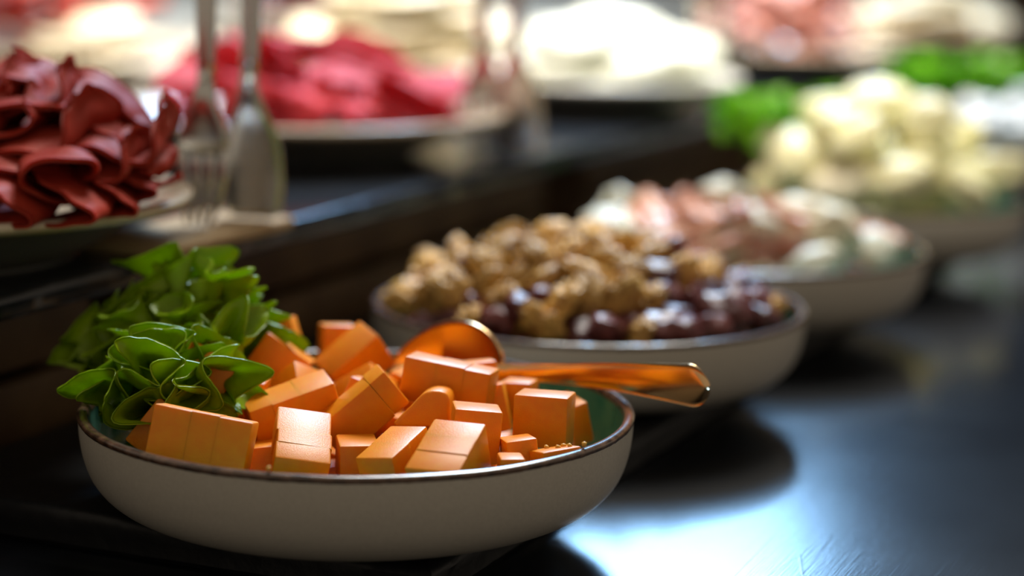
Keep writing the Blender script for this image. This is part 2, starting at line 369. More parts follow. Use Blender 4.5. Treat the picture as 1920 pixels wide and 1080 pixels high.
# ------------------------------------------------------------------ cheese blocks in the front bowl
CHEESE = [
    ('wide orange cheese block by the front rim, leftmost at the rim', [-0.1131, 0.7626, 0.0537], [[0.9844, -0.1757, -0.0005], [-0.0379, -0.2149, 0.9759], [-0.1715, -0.9607, -0.2182]], [0.0365, 0.0234, 0.0203], (0, [0.38, 0.66]), False),
    ('thin orange cheese wedge tucked under the lettuce at the left front rim', [-0.1348, 0.7911, 0.0531], [[0.7952, -0.6059, -0.0239], [-0.1068, -0.1787, 0.9781], [-0.5968, -0.7752, -0.2069]], [0.0095, 0.0207, 0.016], None, False),
    ('orange cheese block half covered by a hanging lettuce leaf', [-0.1197, 0.8166, 0.0654], [[-0.9223, -0.3853, 0.0306], [0.0352, -0.1626, -0.9861], [0.3849, -0.9084, 0.1635]], [0.02, 0.0251, 0.0159], None, False),
    ('large tilted orange cheese block right beside the lettuce', [-0.0978, 0.8618, 0.0592], [[0.8151, -0.5792, 0.0103], [-0.0884, -0.1068, 0.9903], [-0.5725, -0.8081, -0.1383]], [0.0221, 0.0264, 0.0205], None, False),
    ('orange cheese block sticking up behind the tip of the lettuce', [-0.0965, 0.885, 0.0678], [[-0.9575, 0.287, -0.0271], [-0.0147, -0.1425, -0.9897], [-0.2879, -0.9473, 0.1407]], [0.0132, 0.0171, 0.018], None, False),
    ('small orange cheese cube with its corner pointing up behind the grainy-topped block', [-0.0848, 0.8384, 0.0543], [[-0.6676, 0.7188, 0.1941], [0.3722, 0.548, -0.7491], [-0.6448, -0.4278, -0.6334]], [0.0166, 0.016, 0.0214], None, False),
    ('orange cheese block with a grainy top cut into three slices, left of centre', [-0.0849, 0.8137, 0.0544], [[0.9143, -0.3243, -0.2428], [0.2842, 0.9406, -0.186], [0.2887, 0.101, 0.9521]], [0.035, 0.0186, 0.0183], (0, [0.27, 0.6]), False),
    ('orange cheese block with shiny pale top, left of the dark gap at front rim', [-0.0775, 0.7743, 0.0498], [[0.9763, -0.0709, 0.2045], [0.1433, 0.9199, -0.3651], [-0.1622, 0.3857, 0.9082]], [0.0206, 0.0323, 0.0127], (1, [0.3, 0.55]), False),
    ('long orange cheese block leaning diagonally in the middle front', [-0.0577, 0.8036, 0.0572], [[0.7504, 0.6195, -0.2304], [0.1864, 0.1361, 0.973], [0.6342, -0.7731, -0.0134]], [0.0334, 0.0164, 0.0164], (0, [0.78]), False),
    ('long orange cheese block lying on top of the heap in front of the spoon', [-0.0241, 0.8201, 0.065], [[0.968, -0.1463, 0.2038], [-0.2126, -0.0472, 0.976], [-0.1332, -0.9881, -0.0767]], [0.035, 0.0173, 0.0172], (0, [0.38, 0.7]), False),
    ('orange cheese piece with a rounded shiny shoulder in the middle', [-0.0332, 0.7925, 0.0589], [[0.7899, -0.6132, 0.0087], [-0.1691, -0.2043, 0.9642], [-0.5894, -0.7631, -0.2651]], [0.0097, 0.0192, 0.018], None, True),
    ('orange cheese block with a wet glossy top, right of the rounded piece', [-0.0128, 0.7813, 0.0548], [[0.9939, -0.0864, 0.0691], [0.081, 0.9937, 0.0781], [-0.0754, -0.072, 0.9946]], [0.0179, 0.0198, 0.0202], None, False),
    ('orange cheese block with pale striped top at the front rim, right of centre', [-0.0217, 0.7482, 0.0499], [[-0.9444, -0.3078, -0.1158], [0.3288, -0.8775, -0.3491], [0.0058, -0.3678, 0.9299]], [0.0204, 0.0313, 0.0204], (1, [0.33, 0.64]), False),
    ('narrow orange cheese block with pale top at the front rim, centre', [-0.0422, 0.7631, 0.0507], [[-0.8975, 0.3964, 0.1934], [0.424, 0.8963, 0.1302], [-0.1217, 0.1989, -0.9724]], [0.0156, 0.0293, 0.0109], (1, [0.45]), False),
    ('square-faced orange cheese block at the right of the heap', [0.0134, 0.7944, 0.0578], [[0.9757, -0.0233, 0.2181], [-0.219, -0.0525, 0.9743], [-0.0113, -0.9983, -0.0564]], [0.0211, 0.0201, 0.0166], None, False),
    ('rightmost orange cheese block, with a pale sloping top', [0.0247, 0.8386, 0.0471], [[0.8752, -0.4363, -0.2089], [0.3993, 0.8954, -0.1972], [0.2731, 0.0892, 0.9578]], [0.0091, 0.0173, 0.0177], None, False),
    ('orange cheese block with pale top under the spoon handle', [0.0036, 0.8457, 0.0532], [[-0.9746, 0.2236, -0.0095], [0.2234, 0.97, -0.0956], [-0.0122, -0.0953, -0.9954]], [0.0129, 0.016, 0.0158], None, False),
    ('orange cheese block just behind the long topmost block', [-0.0151, 0.8507, 0.0593], [[-0.987, 0.1008, 0.1253], [-0.1374, -0.1235, -0.9828], [-0.0836, -0.9872, 0.1358]], [0.0187, 0.0167, 0.016], None, False),
    ('orange cheese slice seen edge-on between the topmost and square-faced blocks', [-0.006, 0.8317, 0.0528], [[-0.972, 0.2289, -0.0533], [0.0139, -0.1707, -0.9852], [-0.2347, -0.9584, 0.1628]], [0.0108, 0.0191, 0.0152], None, False),
    ('tall tilted orange cheese block with its peak highest in the heap', [-0.0663, 0.8884, 0.0582], [[-0.5716, -0.7219, -0.3901], [0.7758, -0.3204, -0.5436], [0.2675, -0.6134, 0.7431]], [0.0156, 0.0268, 0.0194], None, False),
    ('orange cheese block with pale face, rearmost by the back rim', [-0.0756, 0.9057, 0.0624], [[0.9716, -0.0214, -0.2355], [0.2317, -0.1125, 0.9663], [-0.0472, -0.9934, -0.1043]], [0.0148, 0.0172, 0.0161], None, False),
    ('orange cheese block with a ridge, in front of the tallest block', [-0.0578, 0.8538, 0.0489], [[-0.8021, 0.5735, 0.1665], [0.267, 0.5939, -0.759], [-0.5342, -0.5643, -0.6295]], [0.019, 0.0197, 0.0218], None, False),
    ('small orange cheese cube behind the diagonal leaning block', [-0.0599, 0.8302, 0.0555], [[0.9417, -0.318, 0.1095], [-0.1624, -0.1446, 0.9761], [-0.2945, -0.937, -0.1879]], [0.0115, 0.0161, 0.0163], None, False),
    ('sliver of orange cheese cube beside the grainy-topped block', [-0.068, 0.8734, 0.0459], [[0.7997, -0.1639, 0.5775], [-0.5377, 0.2322, 0.8105], [-0.267, -0.9588, 0.0976]], [0.0109, 0.0137, 0.0124], None, False),
    ('orange cheese block with white-lit top right in front of the spoon bowl', [-0.035, 0.8724, 0.0517], [[-0.7395, 0.6731, 0.0087], [0.6619, 0.7247, 0.1916], [0.1227, 0.1475, -0.9814]], [0.0198, 0.0252, 0.0162], None, False),
    ('small low orange cheese cube at the front right, below the square-faced block', [0.004, 0.7712, 0.0504], [[0.9675, -0.2194, -0.1255], [0.231, 0.9691, 0.0866], [0.1027, -0.1128, 0.9883]], [0.0116, 0.0138, 0.0108], None, False),
    ('flat crumbly orange cheese slab touching the right front rim', [0.0177, 0.7648, 0.0499], [[-0.5287, 0.8405, 0.1183], [0.8311, 0.5409, -0.1292], [-0.1726, 0.0301, -0.9845]], [0.0106, 0.0168, 0.0076], None, False),
    ('low orange cheese piece barely showing over the front rim, right of centre', [0.0008, 0.7527, 0.0491], [[0.9945, -0.1044, 0.0031], [0.104, 0.9931, 0.0536], [-0.0087, -0.053, 0.9986]], [0.009, 0.0129, 0.0088], None, False),
    ('shaded low orange cheese piece between the two leftmost front blocks', [-0.0922, 0.792, 0.04], [[0.9806, -0.1598, -0.1134], [0.1692, 0.9824, 0.0789], [0.0988, -0.0966, 0.9904]], [0.0164, 0.0179, 0.0135], None, False),
    ('shaded orange cheese block deep under the tilted block beside the lettuce', [-0.1061, 0.8308, 0.0546], [[0.9805, -0.1846, 0.0671], [-0.0759, -0.0407, 0.9963], [-0.1812, -0.982, -0.0539]], [0.016, 0.0189, 0.0157], None, False),
]
def cheese_mesh(d, cut, bevel, seed):
    bm = bmesh.new(); rr = random.Random(seed)
    segs = [(None, 0, 1)]
    if cut:
        f = [0] + list(cut[1]) + [1]; segs = [(cut[0], f[i], f[i + 1]) for i in range(len(f) - 1)]
    for ax, f0, f1 in segs:
        g = bmesh.ops.create_cube(bm, size=1)['verts']
        off = [rr.uniform(-.0003, .0003) for _ in range(3)]
        for v in g:
            c = [v.co[i] * d[i] + (off[i] if i != ax else 0) for i in range(3)]
            if ax is not None:
                lo, hi = (f0 - .5) * d[ax] + (-0.00002 if f0 else 0), (f1 - .5) * d[ax] - (-0.00002 if f1 < 1 else 0)
                c[ax] = lo if v.co[ax] < 0 else hi
            v.co = Vector(c) + Vector([rr.uniform(-.00018, .00018) for _ in range(3)])
        ed = list({e for v in g for e in v.link_edges})
        if ax is not None:
            def on_cut(e):
                a = e.verts[0].co[ax], e.verts[1].co[ax]
                return abs(a[0] - a[1]) < .002 and ((f0 > 0 and abs(a[0] - (f0 - .5) * d[ax]) < .001) or (f1 < 1 and abs(a[0] - (f1 - .5) * d[ax]) < .001))
            ed = [e for e in ed if not on_cut(e)]
        bmesh.ops.bevel(bm, geom=ed, offset=bevel, segments=4 if bevel > .002 else 2, profile=0.5, affect='EDGES')
    me = bpy.data.meshes.new('cheese_cube'); bm.to_mesh(me); bm.free(); me.materials.append(M['cheese'])
    me.polygons.foreach_set('use_smooth', [True] * len(me.polygons)); me.set_sharp_from_angle(angle=math.radians(32))
    return me
def sat(c1, Q1, d1, c2, Q2, d2):
    ax = [Q1[:, i] for i in range(3)] + [Q2[:, i] for i in range(3)]
    best = 9.0
    for i in range(3):
        for j in range(3):
            n = np.cross(Q1[:, i], Q2[:, j]); l = np.linalg.norm(n)
            if l > 1e-3: ax.append(n / l)
    for n in ax:
        g = np.abs(n @ Q1) @ d1 / 2 + np.abs(n @ Q2) @ d2 / 2 - abs((c1 - c2) @ n); best = min(best, g)
        if best < 0: return best
    return best
def hump_mesh(origin):
    out = [(741, 800), (738, 793), (752, 778), (768, 763), (781, 749), (791, 739), (801, 734), (812, 732), (824, 733), (834, 736), (840, 741), (843, 750), (843, 775), (843, 802)]
    bm = bmesh.new(); F_ = [Vector(px(u, v, .778)) - origin for u, v in out]
    away = Vector((.10, .99, -.10)) * .017
    va = [bm.verts.new(p) for p in F_]; vb = [bm.verts.new(p + away) for p in F_]
    bm.faces.new(va); bm.faces.new(list(reversed(vb)))
    for i in range(len(va)): bm.faces.new((va[i], vb[i], vb[(i + 1) % len(va)], va[(i + 1) % len(va)]))
    bmesh.ops.recalc_face_normals(bm, faces=bm.faces[:])
    fe = [e for e in bm.edges if (e.verts[0] in va) == (e.verts[1] in va)]
    bmesh.ops.bevel(bm, geom=fe, offset=.0012, segments=3, profile=.5, affect='EDGES')
    me = bpy.data.meshes.new('cheese_cube'); bm.to_mesh(me); bm.free(); me.materials.append(M['cheese'])
    me.polygons.foreach_set('use_smooth', [True] * len(me.polygons)); me.set_sharp_from_angle(angle=math.radians(35)); return me
placed = []
for i, (lb, c, Q, d, cut, rnd_) in enumerate(CHEESE):
    Qm = np.array(Q); cc_ = np.array(c); dd = np.array(d); placed.append((cc_, Qm, dd))
    if rnd_:
        o = link('cheese_cube', hump_mesh(Vector(c)), None, c)
    else:
        o = link('cheese_cube', cheese_mesh(d, cut, .0009, i), None)
        o.matrix_world = Matrix.Translation(Vector(c)) @ Matrix(Q).to_4x4()
    tag(o, lb, 'cheese', 'orange cheese cubes in the front bowl')
# the lower layers of the heap that carry the visible blocks
rr = random.Random(5); cnt = 0
for layer_z in (ST + .0052, ST + .0215):
    for tries in range(900):
        if cnt > 46: break
        a, q = rr.uniform(0, 2 * math.pi), math.sqrt(rr.random()) * (.074 if layer_z < .03 else .078)
        d = np.array([rr.uniform(.015, .021), rr.uniform(.014, .019), rr.uniform(.0145, .016)])
        rz = rr.uniform(0, math.pi); ct, st = math.cos(rz), math.sin(rz)
        Qm = np.array([[ct, -st, 0], [st, ct, 0], [0, 0, 1.0]]); c = np.array([B1.x + q * math.cos(a), B1.y + q * math.sin(a), layer_z + d[2] / 2])
        if layer_z > .03 and (c[1] > B1.y + .035 or c[0] > B1.x + .055): continue
        cor = max(math.hypot(*(c + Qm @ (d * np.array(s) / 2))[:2] - np.array((B1.x, B1.y))) for s in ((1, 1, -1), (1, -1, -1), (-1, 1, -1), (-1, -1, -1)))
        if cor > (.078 if layer_z < .03 else .091): continue
        if any(sat(c, Qm, d, *p) > .0004 for p in placed): continue
        placed.append((c, Qm, d)); cnt += 1
        o = link('cheese_cube', cheese_mesh(d, None, .0009, 100 + cnt), None)
        o.matrix_world = Matrix.Translation(Vector(c)) @ Matrix(Qm.tolist()).to_4x4()
        tag(o, 'orange cheese cube buried at the bottom of the front bowl', 'cheese', 'buried orange cheese cubes')

# crumbs on and near the rim
def blob_mesh(name, m, rad, sc, amp, freq, seed, sub=2):
    bm = bmesh.new(); bmesh.ops.create_icosphere(bm, subdivisions=sub, radius=1)
    for v in bm.verts:
        p = v.co.normalized(); k = 1 + amp * noise.fractal(p * freq + Vector((seed * 7.1, seed * 3.3, 0)), 1.0, 2.0, 3)
        v.co = Vector((p.x * sc[0], p.y * sc[1], p.z * sc[2])) * rad * k
    me = bpy.data.meshes.new(name); bm.to_mesh(me); bm.free(); me.materials.append(M[m])
    me.polygons.foreach_set('use_smooth', [True] * len(me.polygons)); return me
crumb_me = blob_mesh('cheese_crumb', 'crumb', .0011, (1.2, 1, .8), .5, 2, 4, 1)
crumb_labels = ['yellow cheese crumb on the flat slab by the right front rim', 'lone yellow cheese crumb on the rim at the right', 'yellow cheese crumb on the rim at the left front']
slab_i = [i for i, c in enumerate(CHEESE) if 'flat crumbly' in c[0]][0]
sc_, sq_, sd_ = placed[slab_i]
up = int(np.argmax(np.abs(sq_[2])))
for k, (i, j) in enumerate(((.1, .25), (-.2, .3), (.3, -.1), (-.05, .05))):
    oth = [a for a in range(3) if a != up]
    p = sc_ + sq_[:, up] * np.sign(sq_[2, up]) * (sd_[up] / 2 + .0004) + sq_[:, oth[0]] * i * sd_[oth[0]] + sq_[:, oth[1]] * j * sd_[oth[1]]
    o = link('cheese_crumb', crumb_me, None, Vector(p), (k, k * 2, k * 3)); tag(o, crumb_labels[0], 'crumb', 'crumbs on the flat cheese slab')
def rim_pt(u, v): 
    p = pz(u, v, RIM); d = Vector((p.x - B1.x, p.y - B1.y, 0)).normalized() * .1066
    return Vector((B1.x + d.x, B1.y + d.y, RIM + .0006))
for k, (u, v, lb) in enumerate(((1098, 836, crumb_labels[1]), (516, 872, crumb_labels[2]))):
    o = link('cheese_crumb', crumb_me, None, rim_pt(u, v), (k, 2, 1)); tag(o, lb, 'crumb', 'crumbs on the rim')

# ------------------------------------------------------------------ lettuce
def frill_leaf(base, tip, nrm, half_angle, waves, amp, curl, seed, nu=40, nv=120, th=.0006):
    """one frilly leaf: a fan from base towards tip whose margin is too long for it and folds into ruffles"""
    base, tip, nrm = Vector(base), Vector(tip), Vector(nrm)
    ax = tip - base; Ln = ax.length; ax.normalize()
    side = ax.cross(nrm).normalized(); nrm = side.cross(ax).normalized()
    rr = random.Random(seed); ph = [rr.uniform(0, 6.28) for _ in range(6)]
    V = []
    for i in range(nu):
        s = (i / (nu - 1)) ** 0.85
        for j in range(nv):
            t = 2 * j / (nv - 1) - 1
            fi = t * half_angle * (.55 + .45 * s)
            rad = Ln * (0.08 + 0.92 * s) * (1 - .22 * abs(t) ** 2.5)
            c = Vector((rad * math.cos(fi), rad * math.sin(fi), seed * 3.7))
            big = nvec(Vector((c.x / .034, c.y / .028, seed * 3.7)))
            mid = nvec(Vector((c.x / .012, c.y / .0095, seed * 5.1 + 2)))
            g = s ** 1.5
            ang = waves * math.pi * t + 2.0 * noise.noise(Vector((t * 2.6, seed * 1.7, 1)))
            wv = math.sin(ang + ph[0] + 1.2 * s)
            e = s ** 5
            off_n = amp * (1.25 * g * big.z + .22 * g * s * mid.z + 1.0 * s ** 2 * wv) + curl * Ln * s ** 2.2
            off_a = amp * (0.7 * g * big.x + .22 * e * mid.x - .40 * e * (1 + math.cos(2 * (ang + ph[0]))))
            off_s = amp * (0.8 * g * big.y + .22 * e * mid.y - .85 * s ** 3 * math.sin(2 * (ang + ph[0] + 1.2 * s)))
            off_a += .0016 * s ** 6 * noise.noise(Vector((t * 16, seed * 2.3, 4))) + .0010 * s ** 8 * noise.noise(Vector((t * 38, seed * 1.3, 7)))
            p = base + ax * (c.x + off_a) + side * (c.y + off_s) + nrm * off_n
            V.append(p + nvec(p * 190) * .0007 * s)
    return thicken(V, nu, nv, th)
def lettuce(name, leaves, m, label, base, group=None, inside=False):
    root = empty(name, base); inv = Vector(base)
    for k, lf in enumerate(leaves):
        V, Fc = frill_leaf(*lf[:7], seed=lf[7], **(lf[8] if len(lf) > 8 else {}))
        if inside:                                            # leaves stay inside the bowl wall and clear of the raised tray
            for q in V:
                dx, dy = q[0] - B1.x, q[1] - B1.y; r = math.hypot(dx, dy)
                if q[2] < RIM + .004 and r > .1005: q[0], q[1] = B1.x + dx / r * .1005, B1.y + dy / r * .1005
                lim = .074 + .0265 * min(1, max(0, (q[2] - ST - .006) / .022)) ** .5
                r = math.hypot(q[0] - B1.x, q[1] - B1.y)
                if q[2] < RIM - .008 and r > lim: q[0], q[1] = B1.x + (q[0] - B1.x) / r * lim, B1.y + (q[1] - B1.y) / r * lim
                q[2] = max(q[2], ST + .0065)
                b = (q[0] - B1.x) * E2.x + (q[1] - B1.y) * E2.y
                if q[2] < TIER + .003 and b < -.150: q[0] += (-.150 - b) * E2.x; q[1] += (-.150 - b) * E2.y
        V = V - np.array(inv)
        link('leaf', mesh('leaf', V, Fc, m), root)
    tag(root, label, 'lettuce', group); return root
LB = px(318, 770, .842)
def lv(bu, bv, bd, tu, tv, td, n, ha, w_, am, cu, sd): return (px(bu, bv, bd), px(tu, tv, td), Vector(n), ha, w_, am, cu, sd)
C_ = Vector((0, -1, .35))
tips = [(375, 452, .888), (330, 478, .885), (318, 510, .885), (436, 535, .892), (405, 500, .890), (280, 535, .893), (215, 570, .897), (250, 565, .885), (182, 592, .895), (150, 640, .900), (160, 680, .895), (335, 575, .860), (412, 585, .866),
        (524, 590, .892), (470, 612, .890), (262, 622, .855), (205, 665, .862), (350, 640, .835), (412, 640, .846), (292, 682, .825), (374, 706, .812), (262, 722, .822),
        (318, 735, .812), (256, 776, .816), (300, 770, .806), (430, 612, .850)]
leaves = []
for k, (u, v, d) in enumerate(tips):
    q = random.Random(200 + k)
    front = d < .84; d -= .045 if d < .85 else .03
    tip = px(u, v, d); bs = px(322 + (u - 322) * .30, 712 + (v - 640) * .12, .842)
    leaves.append((bs, tip, Vector(((u - 322) / 900 + q.uniform(-.5, .5), q.uniform(-.8, -.1), 1.0)), q.uniform(.48, .62) if front else q.uniform(.50, .85), q.choice((1.7, 2.1)) if front else q.choice((2, 3)), .0100 if front else q.uniform(.0095, .0125), q.uniform(-.06, .08), 30 + k))
lettuce('lettuce_bunch', leaves, 'lettuce', 'bunch of dark green frilly lettuce at the left of the cheese bowl', LB, inside=True)

# ------------------------------------------------------------------ spoon
def spoon():
    rim = pz(1130, 712, RIM + .0062)
    p0 = px(936, 699, .853)
    t = (rim - p0).normalized()
    back = -Vector(ray(1000, 690)).normalized()
    wax = Vector((0, .34, .94)); wax = (wax - t * wax.dot(t)).normalized()     # across the spoon, leaning back
    n = t.cross(wax).normalized()
    if n.dot(back) < 0: n = -n
    def col_of(p):
        d = np.array(p) - CAM; return 960 + F * (d @ RT) / (d @ FW)
    Lh = next(k * .001 for k in range(20, 200) if col_of(p0 + t * (k * .001)) > 1333)
    Lb = next(k * .001 for k in range(10, 120) if col_of(p0 - t * (k * .001)) < 737)
    root = empty('serving_spoon', p0)
    # bowl of the spoon: axis runs from the neck (0) away from the handle (1)
    Wb, dp = .0212, .0085
    nu, nv = 30, 25; V = []
    for i in range(nu):
        s = i / (nu - 1); hw = Wb * (math.sin(math.pi * min(1, (s * .96 + .04)) ** .82)) ** .62 if s < 1 else .0005
        hw = max(hw, .0024 if s < .5 else .0006)
        for j in range(nv):
            c = 2 * j / (nv - 1) - 1
            depth = -dp * (1 - c * c) * min(1, (hw / Wb) ** 1.2)
            V.append(-t * (s * Lb) + wax * (c * hw) + n * depth)
    A, Fc = thicken(V, nu, nv, .0013)
    link('spoon_bowl', mesh('spoon_bowl', A, Fc, 'spoon'), root)
    nu, nv = 40, 11; V = []
    for i in range(nu):
        s = 1 - (1 - i / (nu - 1)) ** 2
        wx = (wax + n * (.45 * min(1, s * 4))).normalized(); nn = t.cross(wx).normalized(); nn = nn if nn.dot(n) > 0 else -nn
        hw = .0028 + .0064 * (max(0, s - .12) / .88) ** 1.3
        if s > .92: hw *= math.sqrt(max(.004, 1 - ((s - .92) / .08) ** 2))
        arch = .0018 * math.sin(math.pi * s)
        for j in range(nv):
            c = 2 * j / (nv - 1) - 1
            V.append(t * (s * Lh - .002) + wx * (c * hw) + wax * arch + nn * (.0011 * (1 - c * c)))
    A, Fc = thicken(V, nu, nv, .0024)
    link('spoon_handle', mesh('spoon_handle', A, Fc, 'spoon'), root)
    tag(root, 'shiny spoon resting on the cheese with its handle over the bowl rim', 'spoon')
spoon()

# ------------------------------------------------------------------ heaps in the other bowls
def pack(center, n, rad_fn, env, seed, rmax=.094, floor=.0055, cand=7, flat=.86, wall_r=.078, wall_k=1.15):
    """drop balls one by one into a bowl, each where it rests lowest, below an envelope"""
    rr = random.Random(seed); out = []
    for k in range(n):
        best = None
        for _ in range(cand):
            r = rad_fn(rr); a = rr.uniform(0, 2 * math.pi); q = math.sqrt(rr.random()) * (rmax - r * .7)
            x, y = q * math.cos(a), q * math.sin(a)
            wall = max(0, (q + r * .8 - wall_r)) * wall_k
            z = floor + wall + r * flat * .87
            for (X, Y, Z, R) in out:
                d2 = (x - X) ** 2 + (y - Y) ** 2; s = (r + R) * .93
                if d2 < s * s: z = max(z, Z + math.sqrt(s * s - d2) * flat)
            e = env(x, y) - z
            if e > 0 and (best is None or z < best[2]): best = (x, y, z, r)
        if best: out.append(best)
    return [(center.x + x, center.y + y, center.z + z, r, x, y, z) for x, y, z, r in out]

def where(x, y, z, rx, zmid):
    """words for a place within a heap, as the camera sees it"""
    h = 'at the left end' if x < -.45 * rx else 'at the right end' if x > .45 * rx else 'in the middle'
    d = 'on top' if z > zmid else 'on the near side' if y < 0 else 'on the far side'
    return d + ' ' + h
def walnut_mesh(seed):
    bm = bmesh.new(); bmesh.ops.create_icosphere(bm, subdivisions=4, radius=1)
    s = Vector((seed * 5.3, seed * 2.9, seed * 1.1))
    for v in bm.verts:
        p = v.co.normalized()
        rid = 1 - abs(noise.noise(Vector((p.x * 3.3, p.y * 4.2, p.z * 3.3)) + s)) * 2.0
        rid2 = 1 - abs(noise.noise(p * 7.0 + s)) * 2
        k = .66 + .42 * rid + .16 * rid2
        groove = math.exp(-(p.y / .13) ** 2) * .26
        z = p.z * (.62 if p.z > 0 else .38)
        v.co = Vector((p.x * (1.0 + .08 * (seed % 5)), p.y * (1.08 - .09 * (seed % 4)), z * (1.25 if seed % 3 == 0 else 1))) * (k - groove * (1 if p.z > 0 else .5)) * .0140
    me = bpy.data.meshes.new('walnut_half'); bm.to_mesh(me); bm.free(); me.materials.append(M['walnut'])
    me.polygons.foreach_set('use_smooth', [True] * len(me.polygons)); return me
W_ME = [walnut_mesh(i + 1) for i in range(10)]
F_ME = [blob_mesh('dried_fruit', 'fruit', .0150, (1.15, .9, .68), .42, 2.4, i + 11, 3) for i in range(6)]
def env2(x, y):
    r = math.hypot((x + .006) / .098, y / .100)
    return .041 + .031 * max(0, 1 - r ** 2.0) + .006 * noise.noise(Vector((x * 40, y * 40, 2)))
rr = random.Random(31)
for (x, y, z, r, lx, ly, lz) in pack(BP[1], 800, lambda q: q.uniform(.0064, .0098), env2, 3, cand=5, rmax=.098):
    low = lz < (.050 if ly < -.045 else .034) + .2 * max(0, lx)
    if rr.random() < (.72 if low else .06 if lx < .03 else .28):
        o = link('dried_fruit', rr.choice(F_ME), None, (x, y, z), (rr.uniform(-.5, .5), rr.uniform(-.5, .5), rr.uniform(0, 6.3)))
        k = r / .0112; o.scale = (k, k, k)
        tag(o, 'wrinkled dark red dried fruit among the walnuts, ' + where(lx, ly, lz, .1, .045), 'dried fruit', 'dried fruits in the walnut bowl')
    else:
        o = link('walnut_half', rr.choice(W_ME), None, (x, y, z), (rr.uniform(-1.2, 1.2), rr.uniform(-1.0, 1.0), rr.uniform(0, 6.3)))
        k = r / .0108; o.scale = (k, k, k)
        tag(o, 'tan walnut half, ' + where(lx, ly, lz, .1, .045) + ' of the walnut heap', 'walnut', 'walnut halves in the middle bowl')

# folded slice of cold meat: a thin disc rolled along a curve
def curve_pts(kind, R, rr, cs=1.0):
    n = 46; th = 0; p = Vector((0, 0)); out = []
    ds = 2 * R / (n - 1)
    for i in range(n):
        s = i / (n - 1)
        out.append(p.copy())
        if kind == 'roll': k = 1 / (.0065 + .0085 * s) * (1 + .35 * math.sin(6.28 * s * 2.2))
        elif kind == 'fold': k = (250 if .42 < s < .54 else 18 * math.sin(9 * s))
        elif kind == 'wave': k = 150 * math.sin(2 * math.pi * 1.6 * s + .4)
        else: k = 75 * math.cos(2 * math.pi * .9 * s)
        th += k / cs * ds; p = p + Vector((math.cos(th), math.sin(th))) * ds
    c = sum(out, Vector((0, 0))) / n
    return [q - c for q in out]
def slice_mesh(kind, R, m, seed, flat=.62, th=.0016, axial=1.0):
    rr = random.Random(seed); C = curve_pts(kind, R, rr, R / .034); nu, nv = len(C), 17; V = []
    for i, c in enumerate(C):
        s = 2 * i / (nu - 1) - 1
        hl = R * math.sqrt(max(.02, 1 - s * s)) * (1 + .05 * noise.noise(Vector((s * 4, seed, 0))))
        for j in range(nv):
            t = 2 * j / (nv - 1) - 1
            flare = 1 + .10 * t
            w_ = Vector((noise.noise(Vector((s * 3, t * 1.6, seed))), 0, noise.noise(Vector((s * 3, t * 1.6, seed + 9))))) * .0028
            V.append(Vector((c.x * flare, t * hl * axial, c.y * flat * flare)) + w_)
    A, Fc = thicken(V, nu, nv, th)
    return mesh('meat_slice', A, Fc, m)
SL = {}
def slices(m, R=.034):
    if m not in SL: SL[m] = [slice_mesh(k, R, m, 3 + i * 1.7) for i, k in enumerate(('roll', 'roll', 'fold', 'wave', 'open', 'wave', 'fold'))]
    return SL[m]
BIG = [slice_mesh(k, .050, 'salami', 5 + i * 2.3, .60, .0019, .55) for i, k in enumerate(('roll', 'roll', 'fold', 'wave', 'open', 'wave', 'fold'))]
def put_slice(name, me, loc, rz, tilt, label, cat, group, s=1.0, roll=0.0):
    o = link(name, me, None, loc); o.rotation_euler = (tilt, roll, rz); o.scale = (s, s, s); tag(o, label, cat, group); return o

# bowl 3: white and salmon-pink morsels
CH = {k: [blob_mesh(k + '_chunk', k, .0165, (1.15, .95, .72), .34, 1.5, i + 3, 3) for i in range(4)] for k in ('white_cheese', 'cream_cheese', 'yellow_cheese', 'blue_white')}
def env3(x, y):
    r = math.hypot(x / .098, y / .100); return .040 + .026 * max(0, 1 - r ** 1.8) + (.024 if x < -.03 else 0) * max(0, 1 - r)
rr = random.Random(8)
for (x, y, z, r, lx, ly, lz) in pack(BP[2], 120, lambda q: q.uniform(.0125, .016), env3, 12, cand=6, floor=.009, wall_r=.070):
    q = noise.noise(Vector((lx * 22, ly * 22, lz * 30 + 4))) 
    if q > .02 and lx > -.055:
        put_slice('salmon_slice', rr.choice(slices('salmon', .026)), (x, y, z + .002), rr.uniform(0, 6.3), rr.uniform(-.4, .4), 'salmon-pink folded slice in the third bowl, ' + where(lx, ly, lz, .1, .045), 'fish slice', 'salmon-pink slices in the third bowl', .72)
    else:
        k = 'white_cheese' if lx < -.01 or rr.random() < .45 else 'cream_cheese'
        o = link('cheese_morsel', rr.choice(CH[k]), None, (x, y, z), (rr.uniform(-.6, .6), rr.uniform(-.6, .6), rr.uniform(0, 6.3))); s = r / .0155; o.scale = (s, s, s)
        tag(o, ('white' if k == 'white_cheese' else 'cream-coloured') + ' cheese morsel in the third bowl, ' + where(lx, ly, lz, .1, .045), 'cheese', k.replace('_', ' ') + ' morsels in the third bowl')
# bowl 4: pale yellow cheese
def env4(x, y):
    r = math.hypot(x / .105, y / .105); return .046 + .062 * max(0, 1 - r ** 1.8)
for (x, y, z, r, lx, ly, lz) in pack(BP[3], 130, lambda q: q.uniform(.016, .0215), env4, 15, cand=5, rmax=.100, floor=.010, wall_r=.068):
    o = link('cheese_piece', rr.choice(CH['yellow_cheese'] if rr.random() < .8 else CH['cream_cheese']), None, (x, y, z), (rr.uniform(-.6, .6), rr.uniform(-.6, .6), rr.uniform(0, 6.3))); s = r / .0155; o.scale = (s, s, s)
    tag(o, 'pale yellow cheese piece in the fourth bowl, ' + where(lx, ly, lz, .1, .06), 'cheese', 'pale yellow cheese pieces in the fourth bowl')
